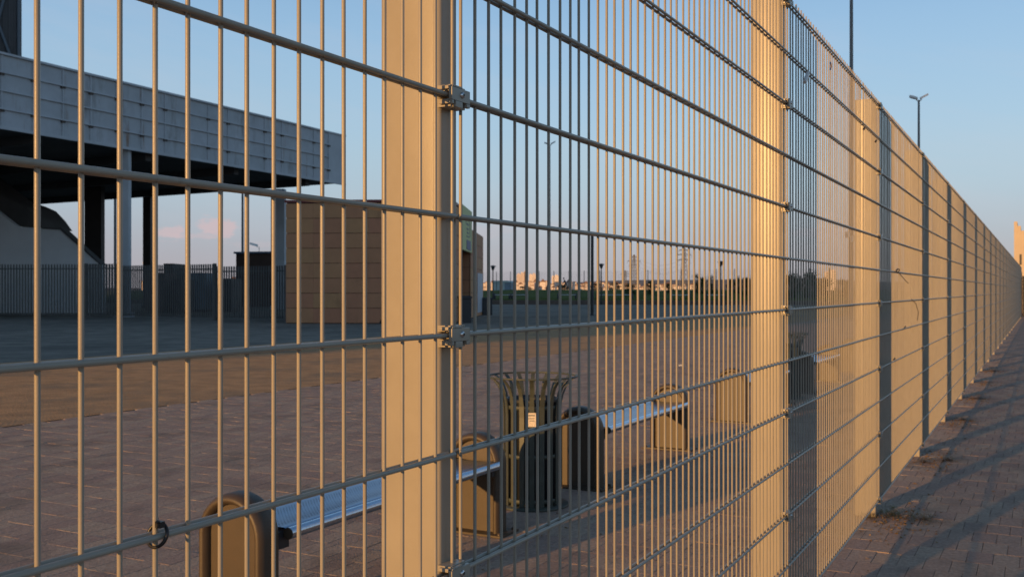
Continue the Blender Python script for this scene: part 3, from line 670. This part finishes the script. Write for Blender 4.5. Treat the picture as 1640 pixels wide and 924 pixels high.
MB().tube([(0, 0, -.05), (0, 0, 4.45)], .085, 12).build('pole', M['lampdark'], t); MB().lathe([(.2, 0), (.2, .02), (.09, .06)], 12).build('foot', M['lampdark'], t); MB().lathe([(.095, 4.45), (.095, 4.5), (.0001, 4.55)], 12).build('cap', M['lampdark'], t)
def parklamp(px, ytop, Z, label):
    q = at(px, HY, Z); h = CAMH + (HY - ytop) / FPX * Z; t = thing('park_lamp', label, 'street lamp', (q.x, q.y, 0), 0, 'dark park lamps along the grass bank')
    MB().tube([(0, 0, -.05), (0, 0, h - .5)], [.07, .05], 8).build('pole', M['lampdark'], t); MB().lathe([(.06, h - .5), (.12, h - .42), (.20, h - .16), (.17, h - .14), (.0001, h - .2)], 12).build('lantern', M['lampdark'], t); MB().lathe([(.34, h - .13), (.33, h - .10), (.08, h), (.0001, h)], 12).build('shade', M['lampdark'], t)
parklamp(789.5, 425, 99, 'park lamp nearest the kiosk, above the pale teal building'); parklamp(963, 422, 97, 'park lamp beside the plain dark post'); parklamp(1154.5, 418, 92, 'park lamp between the cypresses and the second tall post')
# ---------------------------------------------------------------- grass bank, kerb wall, benches on it
ba, bbk = at(560, HY, 101), at(1420, HY, 93)
bd = (Vector((bbk.x, bbk.y)) - Vector((ba.x, ba.y))); bl = bd.length + 60; brz = math.atan2(bd.y, bd.x); b0 = Vector((ba.x, ba.y)) - bd.normalized() * 30
sec = [(0, -.06), (0, .38), (4, .62), (9, 1.18), (12, 1.40), (26, 1.40), (60, .2), (60, -.06)]
g = MB(); nseg = 90; v = []
rnd = random.Random(3)
for i in range(nseg + 1):
    for y, z in sec: v.append((bl * i / nseg, y + .45, z + (rnd.uniform(-.10, .10) if .5 < z else 0)))
ms = len(sec); g.add(v, [(i * ms + k, (i + 1) * ms + k, (i + 1) * ms + k + 1, i * ms + k + 1) for i in range(nseg) for k in range(ms - 1)], True)
g.build('grass_bank', M['grass'], None, (b0.x, b0.y, 0), brz, kind='structure')
kw = thing('kerb_wall', 'low brown stone wall along the foot of the grass bank', 'wall', (b0.x, b0.y, 0), brz)
km = MB().box((.01, 0, -.05), (1.19, .44, .42), ch=.03).mesh('stone', M['kerb'])
for k in range(min(int(bl / 1.2), 290)): put('stone', km, kw, (k * 1.2, 0, random.uniform(-.008, .008)))
def bankpt(px, dy):    # point on the bank dy metres behind its wall, seen at px
    n = bd.normalized(); nv = Vector((-n.y, n.x)); a = b0 + nv * (dy + .45); tx = (px - HX) / FPX
    # a + t n with x = tx*y
    t = (tx * a.y - a.x) / (n.x - tx * n.y); q = a + n * t
    for (y0, z0), (y1, z1) in zip(sec[1:], sec[2:]):
        if y0 <= dy <= y1: return Vector((q.x, q.y, z0 + (z1 - z0) * (dy - y0) / (y1 - y0)))
fb = None
for px, lab in ((808, 'distant pale bench on the grass bank, nearest the kiosk'), (832, 'distant pale bench on the bank below the city towers'), (910, 'distant pale bench on the bank left of the plain dark post'), (972, 'distant pale bench on the bank right of the plain dark post'), (1092, 'distant pale bench on the bank near the lattice pylon'), (1148, 'distant pale bench on the bank beside the park lamp'), (1000, 'distant pale bench on the bank between the two dark bushes')):
    q = bankpt(px, 2.2)
    if fb is None:
        fb = thing('bank_bench', lab, 'bench', q, brz, 'benches on the grass bank')
        MB().box((-.95, -.2, .38), (.75, .2, .46)).build('seat', M['seatw'], fb)
        for x in (-1.0, .78): MB().prism([(a, z) for a, z in arch(.4, .55, 8)], lambda a, z, t: (x + t, a, z), -.09, .09).build('support', M['lampdark'], fb)
    else: dup(fb, q, brz, lab)
# sports fence on the bank
a_, b_ = at(730, HY, 123), at(1330, HY, 100)
d = Vector((b_.x - a_.x, b_.y - a_.y)); ln = d.length; sf = thing('sports_fence', 'thin see-through mesh fence with slim posts behind the grass bank', 'fence', (a_.x, a_.y, 0), math.atan2(d.y, d.x))
pm = MB().tube([(0, 0, 0), (0, 0, 3.62)], .035, 6).mesh('post', M['cable'])
for k in range(int(ln / 1.95) + 1): put('post', pm, sf, (k * 1.95, 0, 0))
wm_ = MB()
for k in range(int(ln / .2)): wm_.box((k * .2, -.004, .8), (k * .2 + .007, .004, 3.5))
for k in range(14): wm_.box((0, -.004, .9 + k * .2), (ln, .004, .907 + k * .2))
wm_.build('mesh', M['mast'], sf, fix=False, kind='stuff')
# ---------------------------------------------------------------- bushes and trees
def foliage(seed, n, prof, leaf):
    rnd = random.Random(seed); b = MB()
    clumps = []
    for k in range(26):
        h = rnd.random(); r = prof(h) * math.sqrt(rnd.random()) * .85; a = rnd.uniform(0, 6.28); clumps.append((r * math.cos(a), r * math.sin(a), h, rnd.uniform(.10, .22)))
    for k in range(n):
        cx, cy, ch, cr = rnd.choice(clumps)
        x = cx + rnd.gauss(0, cr); y = cy + rnd.gauss(0, cr); z = max(0.02, ch + rnd.gauss(0, cr * .5))
        u = Vector((rnd.gauss(0, 1), rnd.gauss(0, 1), rnd.gauss(0, 1))).normalized(); w = u.cross(Vector((rnd.gauss(0, 1), rnd.gauss(0, 1), rnd.gauss(0, 1)))).normalized(); c_ = Vector((x, y, z)); l = leaf * rnd.uniform(.6, 1.4)
        b.add([c_ - u * l, c_ + w * l * .5, c_ + u * l, c_ - w * l * .5], [(0, 1, 2, 3)])
    return b.mesh('crown', M['leaf'])
F_round = [foliage(k, 1300, lambda h: .62 * math.sin(math.pi * min(1, .15 + .8 * h)) + .05, .05) for k in (1, 2)]
F_cyp = [foliage(k, 1100, lambda h: .22 * (1 - h) + .03, .035) for k in (3, 4)]
def plant(px, ytop, dy, wpx, kind, label):
    q = bankpt(px, dy); h = CAMH + (HY - ytop) / FPX * q.y - q.z; w = wpx / FPX * q.y
    t = thing({'r': 'bush', 'c': 'cypress_tree'}[kind], label, {'r': 'bush', 'c': 'tree'}[kind], q, random.uniform(0, 6), 'dark bushes and trees on the grass bank')
    me = random.choice(F_round if kind == 'r' else F_cyp); c_ = put('crown', me, t, (0, 0, .0)); sc = w / (1.1 if kind == 'r' else .5); c_.scale = (sc, sc, h)
    MB().tube([(0, 0, -.1), (0, 0, h * .5), (.02, .02, h * .85)], [.07, .04, .01], 6).build('trunk', M['bark'], t)
PL = [(1008, 455, 7, 20, 'r', 'dark round bush under the small pylon'), (1042, 452, 7, 17, 'r', 'dark round bush halfway between the two pylons'), (1070, 455, 9, 13, 'r', 'small bush just left of the tall lattice pylon'),
 (1116, 440, 9, 10, 'c', 'tall thin cypress right of the tall lattice pylon'), (1126, 446, 8, 14, 'r', 'bushy shrub between the two thin cypresses'), (1139, 442, 8, 10, 'c', 'second thin cypress, left of the park lamp'),
 (1172, 449, 9, 15, 'r', 'low bush right of the park lamp'), (1183, 444, 8, 9, 'c', 'third thin cypress, right of the park lamp'), (1196, 447, 7, 18, 'r', 'dark bush touching the left side of the second tall post'),
 (1214, 444, 6, 26, 'r', 'dark bush behind the second tall post'), (1240, 446, 6, 26, 'r', 'dark bush behind the right half of the second tall post'), (1268, 442, 5, 30, 'r', 'large dark bush just right of the second tall post'), (1296, 440, 5, 34, 'r', 'large dark bush behind the shaded wires'),
 (1322, 448, 6, 28, 'r', 'dark bush in front of the pale far block'), (1352, 450, 6, 30, 'r', 'dark bush by the foot of the very tall mast'),
 (900, 457, 24, 20, 'r', 'pale scrubby bush behind the cyclists'), (957, 454, 24, 22, 'r', 'scrubby bush behind the plain dark post'), (985, 453, 24, 20, 'r', 'scrubby bush right of the park lamp beside the dark post'), (840, 459, 22, 22, 'r', 'low scrub in front of the city towers')]
for a in PL: plant(*a)
# ---------------------------------------------------------------- cyclists
def limb_fig(name, segs, mats, parent):
    """body as one continuous skinned surface"""
    vs = []; es = []; rad = []
    idx = {}
    for a, pa, p, r in segs:
        idx[a] = len(vs); vs.append(p); rad.append(r)
        if pa: es.append((idx[pa], idx[a]))
    me = bpy.data.meshes.new(name); me.from_pydata(vs, es, []); me.materials.append(mats); o = put(name, me, parent)
    m = o.modifiers.new('skin', 'SKIN'); me.skin_vertices.new() if not me.skin_vertices else None
    for i, r in enumerate(rad): me.skin_vertices[0].data[i].radius = (r, r)
    me.skin_vertices[0].data[0].use_root = True
    s = o.modifiers.new('sub', 'SUBSURF'); s.levels = 1; s.render_levels = 1
    return o
def cyclist(px, dy, face, k, shirt, lab, blab):
    q = bankpt(px, dy); rz = brz if face > 0 else brz + math.pi
    b = thing('bicycle', blab, 'bicycle', q, rz)
    for x in (-.52, .52):
        w = MB(); w.tube([(x + .33 * math.cos(2 * math.pi * i / 20), 0, .34 + .33 * math.sin(2 * math.pi * i / 20)) for i in range(21)], .02, 6, caps=False)
        for i in range(6): a = math.pi * i / 6; w.tube([(x + .32 * math.cos(a), 0, .34 + .32 * math.sin(a)), (x - .32 * math.cos(a), 0, .34 - .32 * math.sin(a))], .004, 3)
        w.build('wheel', M['black'], b)
    w = MB()
    for p0, p1 in (((-.52, 0, .34), (-.15, 0, .85)), ((-.52, 0, .34), (-.05, 0, .30)), ((-.05, 0, .30), (-.15, 0, .85)), ((-.05, 0, .30), (.36, 0, .82)), ((-.15, 0, .82), (.36, 0, .84)), ((.34, 0, .95), (.52, 0, .34))): w.tube([p0, p1], .02, 6)
    w.build('frame', M['lampdark'], b)
    MB().tube([(.30, -.26, 1.0), (.36, -.1, 1.02), (.36, .1, 1.02), (.30, .26, 1.0)], .016, 6).build('handlebar', M['lampdark'], b)
    MB().prism([(-.28, -.07), (-.28, .07), (-.02, .02), (-.02, -.02)], lambda x, y, t: (x, y, t), .87, .93).build('saddle', M['black'], b)
    t = thing('person', lab, 'person', q, rz)
    body = [('pel', None, (-.14, 0, 1.0), .15), ('wa', 'pel', (-.06, 0, 1.18), .13), ('ch', 'wa', (.05, 0, 1.38), .16), ('nk', 'ch', (.12, 0, 1.54), .06)]
    for sd in (-1, 1):
        n_ = 'l' if sd < 0 else 'r'; kz = .62 if sd < 0 else .80; fz = .16 if sd < 0 else .34
        body += [('sh' + n_, 'ch', (.07, sd * .17, 1.42), .07), ('el' + n_, 'sh' + n_, (.18, sd * .24, 1.20), .05), ('ha' + n_, 'el' + n_, (.33, sd * .24, 1.04), .04),
                 ('hp' + n_, 'pel', (-.12, sd * .10, .96), .11), ('kn' + n_, 'hp' + n_, (.20, sd * .11, kz), .075), ('an' + n_, 'kn' + n_, (.02, sd * .11, fz + .06), .045), ('to' + n_, 'an' + n_, (.14, sd * .11, fz), .04)]
    limb_fig('body', body, M[shirt], t)
    h = MB(); h.lathe([(.0001, -.13), (.05, -.12), (.08, -.05), (.085, .02), (.07, .09), (.0001, .13)], 12); hd = h.build('head', M['skin'], t, (.17, 0, 1.68))
    h = MB(); h.lathe([(.092, .01), (.09, .06), (.06, .12), (.0001, .14)], 12); h.build('hair', M['black'], hd)
    h = MB(); h.tube([(.075, 0, -.01), (.105, 0, -.03)], [.012, .018], 6); h.build('nose', M['skin'], hd)
cyclist(876.5, 46, 1, 0, 'cloth', 'farther small cyclist in dark clothes on the bank path', 'bicycle of the farther small cyclist, left of the other')
cyclist(905, 31, -1, 1, 'cloth', 'nearer cyclist in dark clothes riding on the bank path, right of the first', 'bicycle under the nearer cyclist on the bank path')
# ---------------------------------------------------------------- teal building, cottage
q = at(789, HY, 240); t = thing('teal_building', 'long pale teal building with grey-blue gable behind the grass bank', 'building', (q.x, q.y, 0), -.15)
MB().box((0, 0, 0), (2.9, 9, 3.3)).build('wall', M['teal'], t); MB().box((2.9, .1, 0), (4.2, 9, 3.2)).build('gable', M['tealroof'], t); MB().prism([(-.2, 3.2), (4.3, 3.2), (3.6, 3.7), (.3, 3.7)], lambda a, z, y: (a, y, z), -.2, 9.2).build('roof', M['teal'], t)
q = at(814.5, HY, 260); t = thing('cottage', 'small pale cottage with steep dark red roof beside the teal building', 'house', (q.x, q.y, 0), .1)
MB().box((0, 0, 0), (1.9, 5, 2.2)).build('wall', M['city'], t); MB().prism([(-.2, 2.1), (2.1, 2.1), (.9, 3.6)], lambda a, z, y: (a, y, z), -.3, 5.3).build('roof', M['cityroof'], t)
# ---------------------------------------------------------------- city
def block(px0, px1, ytop, Z, label, roof=False, steps=0):
    a = at(px0, HY, Z); w = (px1 - px0) / FPX * Z; h = CAMH + (HY - ytop) / FPX * Z; dep = w * .8
    if 'row' in label or 'glimpsed' in label: label = label.replace('sunlit ', '').replace('far ', ''); label = ('wide ' if w > 5.6 / FPX * Z + .9 else 'narrow ') + ('tall ' if ytop < 452.4 or (456 < ytop < 458) else 'low ') + label.replace('low ', '')
    t = thing('apartment_block' if not roof else 'city_house', label, 'building', (a.x, a.y, -1), .12, 'sunlit city buildings on the horizon')
    MB().box((0, 0, 0), (w, dep, h)).build('wall', M['city'], t)
    if steps: MB().box((w * .2, dep * .1, h), (w * .65, dep * .9, h * 1.07)).box((w * .7, 0.1, h), (w * .9, dep * .5, h * 1.03)).build('roof_block', M['city'], t)
    elif roof: MB().prism([(-.5, h), (w + .5, h), (w / 2, h * 1.28)], lambda a_, z, y: (a_, y, z), -.5, dep + .5).build('roof', M['cityroof'], t)
    else: MB().box((-.3, -.3, h), (w + .3, dep + .3, h + .8)).build('roof', M['cityroof'], t)
    if w > 6 and h > 8:      # each column of windows in its own recess, floor by floor
        nx = max(2, int(w / 3.4)); nz = max(2, int(h / 3.0)); b = MB()
        for i in range(nx):
            for j in range(nz): x = (i + .25) * w / nx; z = (j + .3) * h / nz; b.box((x, -.12, z), (x + w / nx * .5, -.001, z + h / nz * .48))
        b.build('windows', M['citywin'], t)
T = [(828, 834, 438.5, 'left narrow tower of the sunlit city tower cluster', 1), (834.2, 838.5, 436.5, 'second tower of the sunlit city cluster', 1), (838.8, 843.5, 435, 'tallest block of the sunlit city cluster beside the red chimney', 1),
     (848, 853, 439, 'left block of the pair right of the red chimney', 1), (853.2, 858, 438, 'middle block right of the red chimney', 1), (858.3, 862, 441, 'right block ending the city tower cluster', 1),
     (884, 888.5, 442, 'left part of the square city block behind the cyclists', 1), (888.7, 895, 440.5, 'right part of the square city block behind the cyclists', 1), (871.5, 879, 449, 'wide low city block between the tower cluster and the cyclists', 0),
     (1323, 1331, 435, 'pale city block seen between close wires, left half', 1), (1331.3, 1340, 433, 'taller pale city block seen between close wires, right half', 1)]
for k, (x0, x1, y, lab, stp) in enumerate(T): block(x0, x1, y, 1480 - 14 * k, lab, False, stp)
rnd = random.Random(11); x = 771; k = 0
while x < 1110:
    w = rnd.uniform(4, 9); y = rnd.uniform(449.5, 455) if x < 1000 else rnd.uniform(453, 458)
    rf = rnd.random() < .45; reg = 'between kiosk and city towers' if x < 826 else 'at the foot of the city towers' if x < 866 else 'behind the two cyclists' if x < 915 else 'around the plain dark post' if x < 985 else 'beside the smaller pylons' if x < 1050 else 'beside the tall pylon'
    block(x, x + w, y, 1300 + rnd.uniform(-80, 120), ('pitched-roof' if rf else 'flat-roofed') + ' far sunlit city house in the back row, ' + reg, rf)
    x += w + rnd.uniform(-1, 2.5); k += 1
rnd = random.Random(12); x = 772
while x < 1105:
    w = rnd.uniform(4, 8); rf = rnd.random() < .5; reg = 'between kiosk and city towers' if x < 826 else 'below the city towers' if x < 866 else 'by the two cyclists' if x < 915 else 'around the plain dark post' if x < 985 else 'below the smaller pylons' if x < 1050 else 'below the tall pylon'
    block(x, x + w, rnd.uniform(456, 460), 1050 + rnd.uniform(-60, 60), ('pitched-roof' if rf else 'flat-roofed') + ' low sunlit city house in the front row, ' + reg, rf); x += w + rnd.uniform(2, 9)
x = 225; rnd = random.Random(13)
while x < 380:
    w = rnd.uniform(5, 10); block(x, x + w, rnd.uniform(443, 452), 1300 + rnd.uniform(-80, 80), 'sunlit city house glimpsed through the bar fence ' + ('left of the dark column' if x < 236 else 'behind the dark containers' if x < 300 else 'just left of the tall fence post' if x < 345 else 'left of the dark brown building'), rnd.random() < .5); x += w + rnd.uniform(0, 5)
q = at(842.3, HY, 1450); t = thing('factory_chimney', 'thin red chimney rising above the city towers', 'chimney', (q.x, q.y, 0)); MB().tube([(0, 0, 0), (0, 0, 42)], [1.0, .6], 8).build('shaft', M['cityroof'], t); MB().lathe([(.9, 40), (.9, 41.5)], 8).build('collar', M['city'], t)
# hills behind the city
hv = MB(); n = 160; rnd = random.Random(21); v = []
ph = [rnd.uniform(0, 6) for _ in range(6)]
for i in range(n + 1):
    a = -3000 + 6500 * i / n; z = 20 + 9 * math.sin(a / 520 + ph[0]) + 5 * math.sin(a / 210 + ph[1]) + 2.5 * math.sin(a / 83 + ph[2]) + max(0, a) * .008
    v += [(a, 2600, -2), (a, 2750, z * .6), (a, 3000, z), (a, 3600, z * .4)]
hv.add(v, [(i * 4 + k, (i + 1) * 4 + k, (i + 1) * 4 + k + 1, i * 4 + k + 1) for i in range(n) for k in range(3)], True)
hv.build('hills', M['hill'], fix=False, kind='structure')
# ---------------------------------------------------------------- lattice pylons
def pylon(px, ytop, Z, wpx, label):
    q = at(px, HY, Z); h = CAMH + (HY - ytop) / FPX * Z; w = wpx / FPX * Z / 2; t = thing('lattice_pylon', label, 'pylon', (q.x, q.y, 0), .4, 'power pylons beyond the bank')
    b = MB(); r = .16; lv = [0, .12, .24, .35, .45, .54, .62, .70, .77, .84, .90, .95, 1]
    def wd_(u): return w * (1 - u) ** .8 + .35
    cs = [(-1, -1), (1, -1), (1, 1), (-1, 1)]
    for sx, sy in cs: b.tube([(sx * wd_(u), sy * wd_(u), h * u) for u in lv], r, 4, caps=False)
    b.build('leg', M['mast'], t); b = MB()
    for u0, u1 in zip(lv, lv[1:]):
        for (ax, ay), (bx, by) in zip(cs, cs[1:] + cs[:1]):
            b.tube([(ax * wd_(u0), ay * wd_(u0), h * u0), (bx * wd_(u1), by * wd_(u1), h * u1)], r * .55, 3, caps=False); b.tube([(bx * wd_(u0), by * wd_(u0), h * u0), (ax * wd_(u1), ay * wd_(u1), h * u1)], r * .55, 3, caps=False)
    b.build('bracing', M['mast'], t)
    for u, l in ((.72, 3.6), (.83, 4.6), (.93, 3.2)):
        b = MB(); b.tube([(-l, 0, h * u), (0, 0, h * u + .9), (l, 0, h * u)], r * .8, 4); b.tube([(-l, 0, h * u), (l, 0, h * u)], r * .8, 4)
        for sd in (-1, 1): b.tube([(sd * l, 0, h * u), (sd * l, 0, h * u - 1.3)], .10, 4)
        b.build('cross_arm', M['mast'], t)
    return q, h
P = [pylon(1015.5, 408, 620, 7, 'middle-sized lattice pylon left of the tall one'), pylon(1095.5, 396, 520, 9, 'tallest lattice pylon, seen left of the thin cypress'), pylon(1001.5, 433, 900, 4, 'smallest lattice pylon, close left of the middle-sized one')]
for (a, ha), (b, hb_), wh in ((P[0], P[1], 'between the middle and the tall pylon'), (P[2], P[0], 'between the smallest and the middle pylon')):
    for u, sd, hn in ((.72, 1, 'lowest'), (.83, 1, 'middle'), (.93, 1, 'highest')):
        pts = []
        for k in range(13):
            f = k / 12; pts.append((a.x + (b.x - a.x) * f + sd * 4, a.y + (b.y - a.y) * f, (ha * (1 - f) + hb_ * f) * u - 1.3 - 5 * 4 * f * (1 - f)))
        c0 = Vector(pts[0]); MB().tube([Vector(p_) - c0 for p_ in pts], .04, 4).build('power_line', M['cable'], None, c0, label=hn + ' sagging power line ' + wh, category='power line', group='power lines between the pylons')
# ---------------------------------------------------------------- far end of the path
q = at(1624, HY, 62); t = thing('stepped_wall_house', 'cream wall with stepped top and narrow dark windows beyond the far end of the fence', 'building', (q.x, q.y, 0), -.475)
Y0 = 0; hts = [(0, .19, 5.62), (.19, .38, 5.35), (.38, .58, 5.05), (.58, .78, 4.75), (.78, 1.1, 4.3), (1.1, 1.5, 3.9), (1.5, 6, 3.4)]
q_ = MB()
for x0, x1, h in hts: q_.box((x0, 0, 0), (x1 - .001, 5, h))
q_.build('wall', M['wallbeige'], t)
for x in (.30, .62): MB().box((x, -.03, 2.95), (x + .12, .0, 3.6)).build('window', M['window'], t)
ge = fp(SJ + PITCH * NP_FAR + .3, PA); t = thing('end_gate', 'dark gate closing the far end of the long fence', 'gate', (ge.x, ge.y, 0), FRZ - math.pi / 2)
MB().box((-.1, -.06, -.05), (.02, .06, 2.3)).build('post', M['lampdark'], t); MB().box((.03, -.03, .05), (2.3, .03, 2.1)).build('leaf_panel', M['lampdark'], t)
# ---------------------------------------------------------------- the grandstand whose evening shade covers the far plaza
ax = Vector((math.sin(SUN_AZ), math.cos(SUN_AZ))); ux = Vector((ax.y, -ax.x))
q = ax * -95 + ux * -18.0; t = thing('grandstand', 'tall dark grandstand behind the viewer that shades the far plaza', 'stadium', (q.x, q.y, 0), math.atan2(ax.y, ax.x))
MB().prism([(-22, 0), (0, 0), (0, 41), (-22, 26)], lambda a, z, y: (a, y, z), 0, 150).build('seating_block', M['conc'], t)
MB().box((-24, 0, 41.3), (3, 150, 42)).build('roof', M['soffit'], t)
